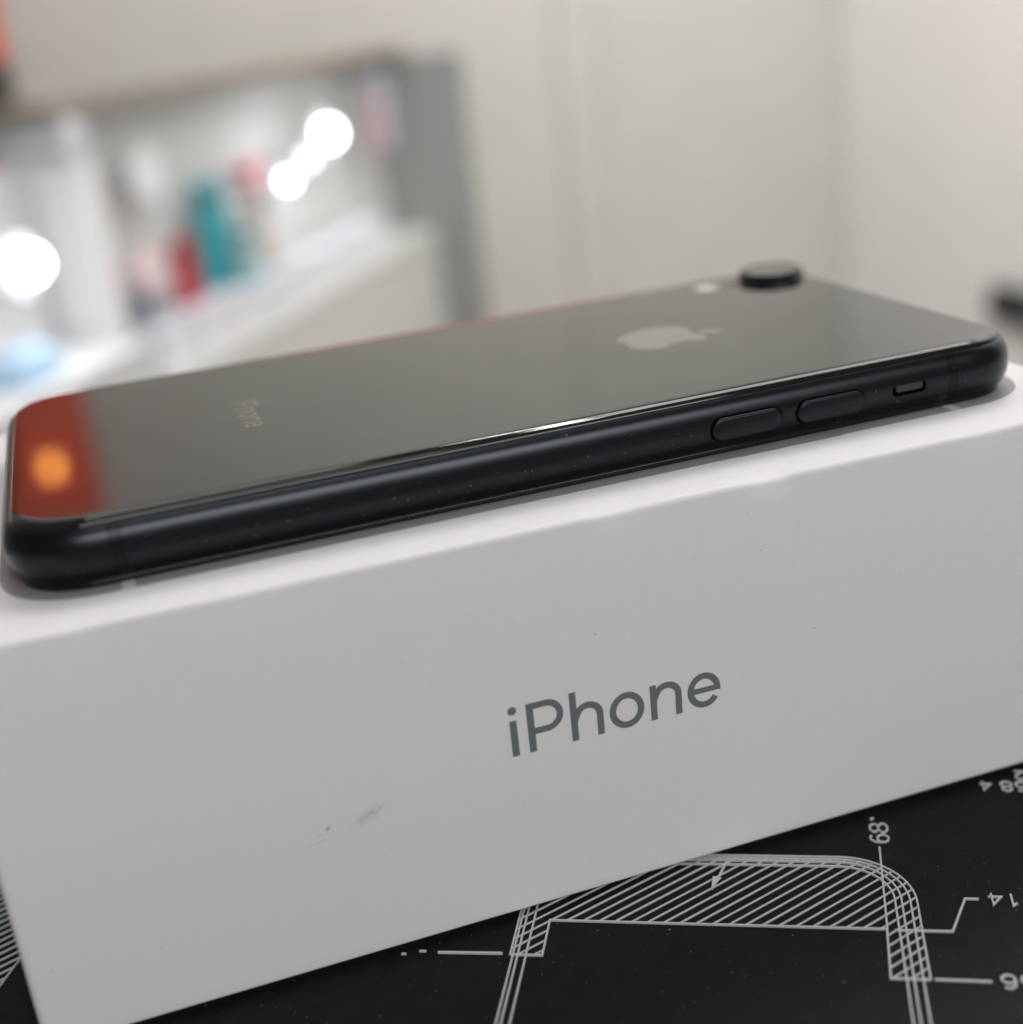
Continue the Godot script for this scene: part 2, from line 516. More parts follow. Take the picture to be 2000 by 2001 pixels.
func make_mat() -> void:
	var t := thing("repair_mat", "black rubber work mat with raised white technical drawing under the carton", "mat")
	var base := rbox(0.36, 0.003, 0.342, 0.006, 0.0008)
	var b := put("mat_sheet", base, M.rubber, t)
	b.position = uv3(50, 99, -0.003)
	b.rotation.y = -deg_to_rad(MAT_TURN)
	# the drawn handset: four nested outlines
	raised("outline_drawing", [shell_line(6.85, 61.8, 35.95, 10, 59.4, 61.6), shell_line(7.25, 60.9, 36.6, 9.3, 118, 118), shell_line(7.9, 59.75, 37.2, 8.4, 118, 118), shell_line(9.05, 58.85, 38.2, 7.4, 118, 118)], t, 1.0, 0.25)
	raised("step_line", [[Vector2(6.85, 59.35), Vector2(11.3, 59.3), Vector2(11.3, 51.87), Vector2(57.25, 51.9), Vector2(56.9, 61.6), Vector2(61.8, 61.62)]], t, 1.07, 0.27)
	var poly := PackedVector2Array([Vector2(11.3, 51.9), Vector2(11.3, 59.3), Vector2(6.9, 59.3)])
	for q in shell_line(6.9, 61.75, 36.6, 9.3, 59.3, 61.6):
		poly.append(q)
	poly.append_array(PackedVector2Array([Vector2(56.9, 61.6), Vector2(57.25, 51.9)]))
	var hl := hatch_in(poly, -42.5, 1.52, 0.35)
	raised("hatching", hl, t, 0.8, 0.17)
	raised("leader_line", [[Vector2(57.78, 33.4), Vector2(57.3, 51.9)]], t, 1.05)
	raised("leader_line", [[Vector2(58.3, 52.1), Vector2(65.7, 52.05), Vector2(68.2, 45.05), Vector2(70.0, 45.04)]], t, 1.1)
	raised("leader_line", [[Vector2(62.3, 61.55), Vector2(69.2, 61.62)]], t, 1.1)
	raised("leader_line", [[Vector2(-3.3, 59.36), Vector2(5.75, 59.15)]], t, 1.1, 0.32)
	raised("leader_line", [[Vector2(-6.0, 59.2), Vector2(-5.0, 59.2)], [Vector2(-8.4, 59.9), Vector2(-7.7, 59.9)]], t, 1.0)
	# pointer with a filled head
	raised("pointer_arrow", [[Vector2(35.8, 37.0), Vector2(34.5, 41.6)], [Vector2(34.45, 41.4), Vector2(34.25, 42.1)], [Vector2(34.3, 42.0), Vector2(34.0, 43.0)], [Vector2(34.0, 42.9), Vector2(33.7, 44.1)]], t, 1.12, 0.3)
	var head := begin()
	for y in [0.37]:
		tri(head, uv3(33.62, 44.3, y * MM), uv3(33.75, 41.3, y * MM), uv3(35.05, 41.65, y * MM), Vector3.UP, Vector3.UP, Vector3.UP)
	put("arrow_head", head, M.line_top, t)
	# figures
	place_digit("6", Vector2(59.25, 32.1), Vector2(0, -1.85), Vector2(-1.78, 0), t)
	place_digit("8", Vector2(59.3, 29.6), Vector2(0, -2.2), Vector2(-1.75, 0), t)
	place_digit("'", Vector2(59.5, 26.9), Vector2(0, -1.6), Vector2(-1.75, 0), t)
	place_digit("4", Vector2(73.0, 43.75), Vector2(-1.7, 0), Vector2(0, 1.65), t)
	place_digit("1", Vector2(75.3, 43.8), Vector2(-1.6, 0), Vector2(0, 1.7), t)
	place_digit("6", Vector2(72.1, 60.3), Vector2(-1.65, 0), Vector2(0, 1.65), t)
	place_digit("6", Vector2(74.5, 60.35), Vector2(-1.65, 0), Vector2(0, 1.65), t)
	place_digit("8", Vector2(79.0, 15.7), Vector2(-1.6, 0), Vector2(0, 1.7), t)
	place_digit("6", Vector2(81.2, 15.7), Vector2(-1.6, 0), Vector2(0, 1.7), t)
	place_digit("4", Vector2(75.9, 15.6), Vector2(-1.6, 0), Vector2(0, 1.6), t)
	place_digit("2", Vector2(81.5, 12.6), Vector2(-1.6, 0), Vector2(0, 1.6), t)
	# second drawing, showing past the carton's left end
	raised("outline_drawing", [[Vector2(-64.4, 20), Vector2(-64.4, 69.4), Vector2(-80, 69.6)]], t, 1.05)
	raised("hatching", hatch_in(PackedVector2Array([Vector2(-64.5, 20), Vector2(-64.5, 69.3), Vector2(-90, 69.3), Vector2(-90, 20)]), -49, 1.5, 0.2), t, 0.95, 0.25)
	# crumbs and dust on the rubber
	var d := begin()
	for i in 900:
		var p := uv3(rng.randf_range(-70, 95), rng.randf_range(35, 118), 0.00003)
		if i < 6:
			p = uv3(rng.randf_range(15, 55), rng.randf_range(55, 66), 0.00004)
		var s := rng.randf_range(0.02, 0.06) * MM * (2.0 if i % 23 == 0 else 1.0)
		var a := rng.randf() * TAU
		var x := Vector3(cos(a), 0.2, sin(a)) * s * rng.randf_range(1.0, 2.6)
		var z := Vector3(-sin(a), 0.1, cos(a)) * s
		quad(d, p - x - z, p + x - z * 0.6, p + x * 0.8 + z, p - x * 0.7 + z * 0.7, Vector3.UP)
	var o := put("dust", d, mat(lin(0.2, 0.2, 0.19), 0.8), t)
	o.set_meta("kind", "stuff")

# ---------------------------------------------------------------- the carton
func make_carton() -> void:
	var turn := -deg_to_rad(0.77)
	var t := thing("phone_box", "white cardboard phone carton with grey lettering on its long side", "box", Vector3(0, 0, 0), turn)
	# lid: rows of profile points, near side finely divided so that its edge can be dented
	var hx := 0.0829
	var hz := 0.0487
	var r := 0.0011
	var prof: Array = [Vector2(0.0006, 0.0012), Vector2(0.00015, 0.0013), Vector2(0, 0.0016), Vector2(0, 0.003), Vector2(0, 0.03), Vector2(0, 0.050), Vector2(0, 0.054), Vector2(0, 0.0555), Vector2(0, 0.0563), Vector2(0, 0.0569), Vector2(0, 0.0572)]
	for i in range(1, 6):
		var a := PI / 2 * i / 5
		prof.append(Vector2(0.0007 * (1 - cos(a)), HB - 0.0007 + 0.0007 * sin(a)))
	for q in [0.0011, 0.0016, 0.0024, 0.004, 0.008]:
		prof.append(Vector2(q, HB))
	var xs: Array = []
	for i in 261:
		xs.append(lerpf(-hx + r, hx - r, i / 260.0))
	var rows: Array = []
	for q in prof:
		var o: Array = outline(hx, hz, r, minf(q.x, r - 0.0002), xs, 6)
		var row: Array = []
		var extra: float = maxf(q.x - (r - 0.0002), 0.0)
		for j in o[0].size():
			var w: Vector2 = o[0][j]
			if extra > 0.0:
				w.x = clampf(w.x, -(hx - q.x), hx - q.x)
				w.y = clampf(w.y, -(hz - q.x), hz - q.x)
			var p := Vector3(w.x, q.y, w.y)
			if w.y > hz - 0.009:
				p += dent(p, hz)
			row.append(p)
		rows.append(row)
	var st := begin()
	var n: int = rows[0].size()
	var nr: Array = []
	for i in rows.size():
		var line: Array = []
		for j in n:
			var du: Vector3 = rows[i][(j + 1) % n] - rows[i][(j - 1 + n) % n]
			var dv: Vector3 = rows[mini(i + 1, rows.size() - 1)][j] - rows[maxi(i - 1, 0)][j]
			var c := dv.cross(du)
			var out := Vector3(rows[i][j].x * 0.3, 0.02, rows[i][j].z) if i > 0 else Vector3(0, -1, 0)
			if c.length_squared() < 1e-24:
				c = Vector3.UP
			c = c.normalized()
			line.append(-c if c.dot(out) < 0 else c)
		nr.append(line)
	for i in rows.size() - 1:
		for j in n:
			var k := (j + 1) % n
			tri(st, rows[i][j], rows[i][k], rows[i + 1][k], nr[i][j], nr[i][k], nr[i + 1][k])
			tri(st, rows[i][j], rows[i + 1][k], rows[i + 1][j], nr[i][j], nr[i + 1][k], nr[i + 1][j])
	var last: Array = rows[rows.size() - 1]
	for j in n:
		var k := (j + 1) % n
		tri(st, Vector3(0, HB, 0), last[j], last[k], Vector3.UP, Vector3.UP, Vector3.UP)
	var lid := put("lid", st, M.paper, t)
	var tray := put("tray", rbox(2 * hx - 0.0036, 0.0015, 2 * hz - 0.0036, 0.001, 0.0003), M.paper, t)
	tray.position.y = 0.0
	lettering(t, M.ink, Vector3(0, HB - 0.03204, hz), Vector3.RIGHT, Vector3.UP, MM, 0.00003)
	# picture of a handset printed on the lid: a grey frame with pale bands and side keys
	var pr := Node3D.new()
	pr.name = "lid_print"
	t.add_child(pr)
	pr.rotation.y = -turn
	var fr := begin()
	var a1: Array = outline(0.0768, 0.0390, 0.0140, 0.0, [-0.0618, -0.0602, 0.0238, 0.0239, 0.0405, 0.0406, 0.0594, 0.0610], 16)[0]
	var a2: Array = outline(0.0768, 0.0390, 0.0140, 0.0045, [-0.0618, -0.0602, 0.0238, 0.0239, 0.0405, 0.0406, 0.0594, 0.0610], 16)[0]
	for j in a1.size():
		var k := (j + 1) % a1.size()
		if j == 0 or j == 6:
			continue
		var y := HB + 0.00003
		var w1 := Vector3(a1[j].x, y, a1[j].y)
		var w2 := Vector3(a1[k].x, y, a1[k].y)
		if j == 3:
			w1.z += 0.0002
			w2.z += 0.0002
		quad(fr, w1, w2, Vector3(a2[k].x, y, a2[k].y), Vector3(a2[j].x, y, a2[j].y), Vector3.UP)
	put("printed_frame", fr, M.print_grey, pr)
	for x in [-0.0610, 0.0602]:
		var g := begin()
		var y := HB + 0.00003
		quad(g, Vector3(x - 0.0008, y, 0.0390), Vector3(x + 0.0008, y, 0.0390), Vector3(x + 0.0008, y, 0.0345), Vector3(x - 0.0008, y, 0.0345), Vector3.UP)
		put("printed_band", g, M.print_pale, pr)
	var sc := begin()
	for j in a2.size():
		var k := (j + 1) % a2.size()
		tri(sc, Vector3(0, HB + 0.00003, 0), Vector3(a2[j].x, HB + 0.00003, a2[j].y), Vector3(a2[k].x, HB + 0.00003, a2[k].y), Vector3.UP, Vector3.UP, Vector3.UP)
	put("printed_screen", sc, M.gap, pr)
	stains(t, hz)

func dent(p: Vector3, hz: float) -> Vector3:
	var d := Vector3.ZERO
	# [x along the edge, width, depth]
	for q in [[0.0012, 0.0045, 0.00035], [-0.0035, 0.0012, -0.00018], [0.0245, 0.0042, 0.0006], [0.0285, 0.0014, -0.00022], [-0.045, 0.006, 0.00015], [0.058, 0.005, 0.0002], [-0.067, 0.0025, 0.0002]]:
		var g := exp(-pow((p.x - q[0]) / q[1], 2.0)) * exp(-pow(maxf(HB - p.y, hz - p.z) / 0.0022, 2.0))
		d += Vector3(0, -0.8, -0.6) * g * q[2]
	return d

func stains(t: Node, hz: float) -> void:
	var m := mat(Color.WHITE, 0.7)
	m.albedo_texture = stain_image()
	m.transparency = BaseMaterial3D.TRANSPARENCY_ALPHA
	var st := begin()
	var z := hz + 0.00002
	var a := Vector3(-0.0480, HB - 0.0390, z)
	var s := Vector2(0.0150, 0.0060)
	var uv := [Vector2(0, 1), Vector2(1, 1), Vector2(1, 0), Vector2(0, 0)]
	var p := [a, a + Vector3(s.x, 0, 0), a + Vector3(s.x, s.y, 0), a + Vector3(0, s.y, 0)]
	for k in [0, 2, 1, 0, 3, 2]:
		st.set_normal(Vector3.BACK)
		st.set_uv(uv[k])
		st.add_vertex(p[k])
	var o := put("stain", st, m, t)
	o.set_meta("label", "small brown smudge on the carton's side")
	# single specks
	var d := begin()
	for q in [[-14.0, -12.6], [-29.5, -14.2], [-3.0, -16.8], [22.0, -10.2], [20.1, -4.4], [-66.0, -46.3], [-79.5, -45.2], [44.0, -19.0], [12.0, -9.0], [-52.0, -22.0], [30.0, -24.0]]:
		var c := Vector3(q[0] * MM, HB + q[1] * MM, z)
		var e := rng.randf_range(0.05, 0.12) * MM
		quad(d, c + Vector3(-e, -e * 0.4, 0), c + Vector3(e * 0.4, -e, 0), c + Vector3(e * 1.6, e * 0.6, 0), c + Vector3(-e * 0.2, e, 0), Vector3.BACK)
	var sp := put("dirt_speck", d, mat(lin(0.2, 0.19, 0.17), 0.8), t)
	sp.set_meta("kind", "stuff")

func stain_image() -> ImageTexture:
	var w := 300
	var h := 120
	var im := Image.create(w, h, false, Image.FORMAT_RGBA8)
	var n := FastNoiseLite.new()
	n.seed = 5
	n.frequency = 0.07
	n.fractal_octaves = 4
	# [x, y, rx, ry, turn, strength, kind] in pixels
	var blobs := [[112, 48, 6, 4, -0.9, 1.0, 0], [120, 40, 3, 2, -0.9, 0.7, 0], [92, 80, 7, 1.8, -0.2, 0.75, 0], [78, 82, 3, 1.2, -0.4, 0.5, 0], [60, 85, 2.2, 1.8, 0, 0.6, 0], [85, 63, 9, 1.5, 0.1, 0.35, 0],
		[222, 42, 42, 15, -0.42, 0.26, 1], [210, 38, 3, 5, 0, 0.4, 0], [233, 33, 3, 6, 0.3, 0.35, 0], [255, 27, 10, 2.5, -0.6, 0.45, 0], [252, 16, 2, 3, 0, 0.4, 0]]
	for y in h:
		for x in w:
			var a := 0.0
			var c := Color(0.5, 0.42, 0.28)
			for b in blobs:
				var d: Vector2 = Vector2(x - b[0], y - b[1]).rotated(-b[4])
				var q: float = pow(d.x / b[2], 2.0) + pow(d.y / b[3], 2.0)
				var g: float = exp(-q) * b[5] * 0.75 * clampf(0.75 + 1.1 * n.get_noise_2d(x * (2.0 if b[6] == 0 else 0.7), y * 1.2), 0, 1.3)
				if g > a:
					a = g
					c = Color(0.5, 0.42, 0.28) if b[6] == 0 else Color(0.6, 0.5, 0.44)
			im.set_pixel(x, y, Color(c.r, c.g, c.b, clampf(a, 0, 1)))
	return ImageTexture.create_from_image(im)

# ---------------------------------------------------------------- the phone
const PHX := 0.07545
const PHZ := 0.03785
const PR := 0.0122
func rail_inset(y: float) -> float:   # y in mm above the carton
	var s := clampf((y - 4.48) / 3.55, -1, 1) * sin(deg_to_rad(74))
	return 1.45 * (1 - sqrt(1 - s * s)) / (1 - cos(deg_to_rad(74)))

func rail_point(x: float, y: float, lift: float) -> Vector3:
	return Vector3(x * MM, y * MM, PHZ - (rail_inset(y) - lift) * MM)

func rail_normal(y: float) -> Vector3:
	var d := (rail_inset(y + 0.02) - rail_inset(y - 0.02)) / 0.04
	return Vector3(0, d, 1).normalized()

func stadium(cx: float, cy: float, hl: float, hh: float, grow: float, n := 16) -> Array:
	var p: Array = []
	for s in [[1.0, -90.0], [-1.0, 90.0]]:
		for i in n + 1:
			var a := deg_to_rad(s[1] + 180.0 * i / n)
			p.append(Vector2(cx + s[0] * (hl - hh) + cos(a) * (hh + grow), cy + sin(a) * (hh + grow)))
	return p

func in_slot(c: Vector3) -> bool:
	if c.z < 0.035:
		return false
	var inx := c.x > 0.0498 and c.x < 0.0555
	var mid := c.x > 0.0502 and c.x < 0.0551
	return (inx and c.y > 0.00375 and c.y < 0.0050) or (mid and c.y > 0.0035 and c.y < 0.0052)

func make_phone() -> void:
	var t := thing("phone", "black smartphone lying face down on the white carton, glass back up", "phone", Vector3(0, HB + 0.00006, 0))
	# side rail with an open slot for the mute switch
	var prof: Array = [Vector2(0.0021, 0.0010)]
	var ys: Array = [0.93, 1.0, 1.1, 1.25, 1.45, 1.7, 2.0, 2.4, 2.8, 3.2, 3.5, 3.75, 4.4, 5.0, 5.2, 5.5, 5.9, 6.3, 6.7, 7.05, 7.35, 7.6, 7.8, 7.95, 8.03]
	prof = []
	for y in ys:
		prof.append(Vector2(rail_inset(y) * MM, y * MM))
	var xs: Array = []
	var x := -63.0
	while x < 63.1:
		xs.append(x * MM)
		x += 3.5
	xs.append_array([0.0498, 0.0502, 0.0551, 0.0555])
	xs.sort()
	var st := begin()
	loft(st, PHX, PHZ, PR, prof, xs, false, false, 20, true)
	loft(st, PHX, PHZ, PR, [Vector2(0.0024, 0.00086), Vector2(0.0016, 0.00088), prof[0]], xs, false, false, 20)
	loft(st, PHX, PHZ, PR, [prof[prof.size() - 1], Vector2(0.00158, 0.00805), Vector2(0.0018, 0.0079)], xs, false, false, 20)
	put("side_rail", st, M.alu, t)
	# back glass: flat with rolled edge
	var gp: Array = []
	for i in 12:
		var a := deg_to_rad(78.0) * i / 11
		gp.append(Vector2(0.00172 + 0.0009 * (1 - cos(a)), 0.00787 + 0.00087 * sin(a)))
	for q in [[2.62, 8.82], [2.85, 8.885], [3.15, 8.925], [3.5, 8.944], [3.9, 8.950]]:
		gp.append(Vector2(q[0], q[1]) * MM)
	var gs := begin()
	loft(gs, PHX, PHZ, PR, gp, [], false, true, 24)
	put("back_glass", gs, M.glass_back, t)
	var gk := begin()
	loft(gk, PHX, PHZ, PR, [Vector2(0.00172, 0.0079), Vector2(0.0026, 0.0079)], [], false, false, 20)
	put("seal", gk, M.gap, t)
	# front glass, face down
	var fs := begin()
	var fp: Array = []
	for i in 5:
		var a := PI / 2 * i / 4
		fp.append(Vector2(0.00135 + 0.0003 * (1 - sin(a)), 0.0003 * (1 - cos(a))))
	fp.append(Vector2(0.00135, 0.0007))
	for i in 5:
		var a := PI / 2 * i / 4
		fp.append(Vector2(0.00135 + 0.00022 * (1 - cos(a)), 0.00072 + 0.00014 * sin(a)))
	loft(fs, PHX, PHZ, PR, fp, [], true, true, 20)
	put("front_glass", fs, M.glass_front, t)
	var ps := begin()
	loft(ps, PHX, PHZ, PR, [Vector2(0.00150, 0.0008), Vector2(0.00142, 0.00094)], [], false, false, 20)
	put("bezel_line", ps, mat(lin(0.05, 0.042, 0.04), 0.35), t)
	# volume keys
	for c in [25.85, 39.43]:
		var key := begin()
		var kp: Array = [Vector2(0, 0)]
		for i in 6:
			var a := PI / 2 * i / 5
			kp.append(Vector2(0.0004 * (1 - cos(a)), 0.00095 + 0.00045 * sin(a)))
		kp.append(Vector2(0.0012, 0.00148))
		loft(key, 0.00558, 0.00168, 0.00167, kp, [], false, true, 14)
		var o := put("volume_key", key, M.alu, t)
		o.position = Vector3(c * MM, 0.00410, PHZ - 0.0009)
		o.rotation.x = PI / 2
		var ring := begin()
		var i0 := stadium(c, 4.10, 5.58, 1.68, -0.02)
		var i1 := stadium(c, 4.10, 5.58, 1.68, 0.2)
		for k in i0.size():
			var q := (k + 1) % i0.size()
			var nn := rail_normal(i0[k].y)
			quad(ring, rail_point(i0[k].x, i0[k].y, 0.012), rail_point(i0[q].x, i0[q].y, 0.012), rail_point(i1[q].x, i1[q].y, 0.012), rail_point(i1[k].x, i1[k].y, 0.012), nn)
		put("key_gap", ring, M.gap, o.get_parent())
	# mute switch in its slot
	var slot := begin()
	var x0 := 0.0498
	var x1 := 0.0555
	var y0 := 0.0034
	var y1 := 0.0053
	var zf := PHZ - 0.0013
	quad(slot, Vector3(x0, y0, zf), Vector3(x1, y0, zf), Vector3(x1, y1, zf), Vector3(x0, y1, zf), Vector3.BACK)
	quad(slot, Vector3(x0, y0, zf), Vector3(x1, y0, zf), Vector3(x1, y0, PHZ - 0.0002), Vector3(x0, y0, PHZ - 0.0002), Vector3.UP)
	quad(slot, Vector3(x0, y1, zf), Vector3(x1, y1, zf), Vector3(x1, y1, PHZ - 0.0002), Vector3(x0, y1, PHZ - 0.0002), Vector3.DOWN)
	quad(slot, Vector3(x0, y0, zf), Vector3(x0, y1, zf), Vector3(x0, y1, PHZ - 0.0002), Vector3(x0, y0, PHZ - 0.0002), Vector3.RIGHT)
	quad(slot, Vector3(x1, y0, zf), Vector3(x1, y1, zf), Vector3(x1, y1, PHZ - 0.0002), Vector3(x1, y0, PHZ - 0.0002), Vector3.LEFT)
	put("switch_slot", slot, M.gap, t)
	var sw := put("mute_switch", rbox(0.0046, 0.0010, 0.00115, 0.0004, 0.00012), mat(lin(0.035, 0.03, 0.024), 0.5, 0.1), t)
	sw.position = Vector3(0.0529, 0.0045, PHZ - 0.0013)
	sw.rotation.x = PI / 2
	# antenna bands on the near rail
	for c in [-61.35, 60.3]:
		var band := begin()
		for i in ys.size() - 1:
			for q in [[c - 0.62, c + 0.62, 0.006]]:
				var n0 := rail_normal(ys[i])
				var n1 := rail_normal(ys[i + 1])
				var p := [rail_point(q[0], ys[i], q[2]), rail_point(q[1], ys[i], q[2]), rail_point(q[1], ys[i + 1], q[2]), rail_point(q[0], ys[i + 1], q[2])]
				tri(band, p[0], p[1], p[2], n0, n0, n1)
				tri(band, p[0], p[2], p[3], n0, n1, n1)
		var bo := put("antenna_band", band, M.plastic, t)
		var edge := begin()
		for s in [-0.66, 0.66]:
			for i in ys.size() - 1:
				var n0 := rail_normal(ys[i])
				quad(edge, rail_point(c + s - 0.04, ys[i], 0.008), rail_point(c + s + 0.04, ys[i], 0.008), rail_point(c + s + 0.04, ys[i + 1], 0.008), rail_point(c + s - 0.04, ys[i + 1], 0.008), n0)
		put("band_joint", edge, M.gap, bo)
	# lens, flash, microphone
	var top := 0.00895
	var lens := Node3D.new()
	lens.name = "camera_lens"
	t.add_child(lens)
	lens.position = Vector3(0.0669, top, -0.0283)
	put("lens_ring", lathe([Vector2(0.0064, -0.0003), Vector2(0.0064, 0.0002), Vector2(0.0061, 0.0004), Vector2(0.0060, 0.0013), Vector2(0.00588, 0.00152), Vector2(0.0056, 0.0016), Vector2(0.0050, 0.00158), Vector2(0.0049, 0.0013)]), mat(lin(0.008, 0.008, 0.01), 0.3, 0.3), lens)
	put("lens_glass", lathe([Vector2(0.0050, 0.00140), Vector2(0.0049, 0.00150), Vector2(0.0, 0.00150)]), M.glass_front, lens)
	put("lens_iris", lathe([Vector2(0.0022, 0.00152), Vector2(0.0, 0.00154)], 32), mat(lin(0.01, 0.01, 0.016), 0.05), lens)
	var fl := Node3D.new()
	fl.name = "flash"
	t.add_child(fl)
	fl.position = Vector3(0.0530, top, -0.0283)
	put("flash_window", lathe([Vector2(0.0024, -0.0001), Vector2(0.0024, 0.00004), Vector2(0.0, 0.00005)], 32), mat(lin(0.55, 0.5, 0.42), 0.25), fl)
	put("flash_led", lathe([Vector2(0.0012, 0.00005), Vector2(0.0, 0.00007)], 24), mat(lin(0.75, 0.66, 0.45), 0.3), fl)
	var mic := put("microphone_hole", lathe([Vector2(0.0009, 0.00003), Vector2(0.0, 0.00003)], 20), M.gap, t)
	mic.position = Vector3(0.0588, top, -0.0283)
	emblem(t, top + 0.00002)
	lettering(t, M.text_back, Vector3(-0.0405, top, 0.0012), Vector3(0, 0, 1), Vector3(1, 0, 0), 0.000516, 0.00002)
	phone_dust(t)

func bez(p: Array, a: Vector2, b: Vector2, c: Vector2) -> void:
	var s: Vector2 = p[p.size() - 1]
	for i in range(1, 9):
		p.append(s.bezier_interpolate(s + a, s + b, s + c, i / 8.0))

func emblem(t: Node, y: float) -> void:
	var e := Node3D.new()
	e.name = "emblem"
	t.add_child(e)
	var body: Array = [Vector2(12.152, 6.896)]
	for q in [[-.948, 0, -2.415, -1.078, -3.96, -1.04], [-2.04, .027, -3.91, 1.183, -4.961, 3.014], [-2.117, 3.675, -.546, 9.103, 1.519, 12.09], [1.013, 1.454, 2.208, 3.09, 3.792, 3.039], [1.52, -.065, 2.09, -.987, 3.935, -.987], [1.831, 0, 2.35, .987, 3.96, .948], [1.637, -.026, 2.676, -1.48, 3.676, -2.948], [1.156, -1.688, 1.636, -3.325, 1.662, -3.415], [-.039, -.013, -3.182, -1.221, -3.22, -4.857], [-.026, -3.04, 2.48, -4.494, 2.597, -4.559], [-1.429, -2.09, -3.623, -2.324, -4.39, -2.376], [-2.0, -.156, -3.675, 1.09, -4.61, 1.09]]:
		bez(body, Vector2(q[0], q[1]), Vector2(q[2], q[3]), Vector2(q[4], q[5]))
	var leaf: Array = [Vector2(15.53, 3.83)]
	for q in [[.843, -1.012, 1.4, -2.427, 1.245, -3.83], [-1.207, .052, -2.662, .805, -3.532, 1.818], [-.78, .896, -1.454, 2.338, -1.273, 3.714], [1.338, .104, 2.715, -.688, 3.559, -1.701]]:
		bez(leaf, Vector2(q[0], q[1]), Vector2(q[2], q[3]), Vector2(q[4], q[5]))
	for s in [["emblem_body", body], ["emblem_leaf", leaf]]:
		var poly := PackedVector2Array()
		for q in s[1]:
			if poly.is_empty() or poly[poly.size() - 1].distance_to(q) > 0.02 and poly[0].distance_to(q) > 0.02:
				poly.append(q)
		var idx := Geometry2D.triangulate_polygon(poly)
		var st := begin()
		for k in range(0, idx.size(), 3):
			var p: Array = []
			for j in 3:
				var q := poly[idx[k + j]]
				p.append(Vector3((40.2 - 0.715 * q.y) * MM, y, ((q.x - 11.8) * 0.735 + 0.9) * MM))
			tri(st, p[0], p[1], p[2], Vector3.UP, Vector3.UP, Vector3.UP)
		put(s[0], st, M.logo, e)

func phone_dust(t: Node) -> void:
	var st := begin()
	for i in 70:
		var x := rng.randf_range(-70, 66)
		var y := clampf(rng.randfn(4.0, 1.5), 1.2, 7.6)
		if i % 3 == 0:
			x = rng.randfn(-30, 26)
		var s := rng.randf_range(0.02, 0.05) * (2.0 if i % 11 == 0 else 1.0)
		var n := rail_normal(y)
		var c := rail_point(x, y, 0.02)
		var a := rng.randf() * TAU
		var ex := Vector3(cos(a), sin(a), 0) * s * MM * rng.randf_range(0.8, 1.8)
		var ey := Vector3(-sin(a), cos(a), 0) * s * MM
		quad(st, c - ex - ey, c + ex - ey * 0.7, c + ex * 0.8 + ey, c - ex * 0.9 + ey * 0.8, n)
	for i in 60:
		var c := Vector3(rng.randf_range(-0.066, 0.066), 0.00897, rng.randf_range(-0.03, 0.033))
		var a := rng.randf() * TAU
		var s := rng.randf_range(0.015, 0.035) * MM
		var ex := Vector3(cos(a), 0, sin(a)) * s * rng.randf_range(1, 2.5)
		var ey := Vector3(-sin(a), 0, cos(a)) * s
		quad(st, c - ex - ey, c + ex - ey, c + ex + ey, c - ex + ey, Vector3.UP)
	var o := put("dust", st, mat(lin(0.32, 0.33, 0.33), 0.8), t)
	o.set_meta("kind", "stuff")

# ---------------------------------------------------------------- behind the counter
const BOARD := Vector3(0.501, 0, -2.184)
const BOARD_TURN := 0.9948   # 57 degrees: its length runs away to the right
func on_board(a: float, y: float, z: float) -> Vector3:
	return BOARD + Vector3(a, y, z).rotated(Vector3.UP, BOARD_TURN)

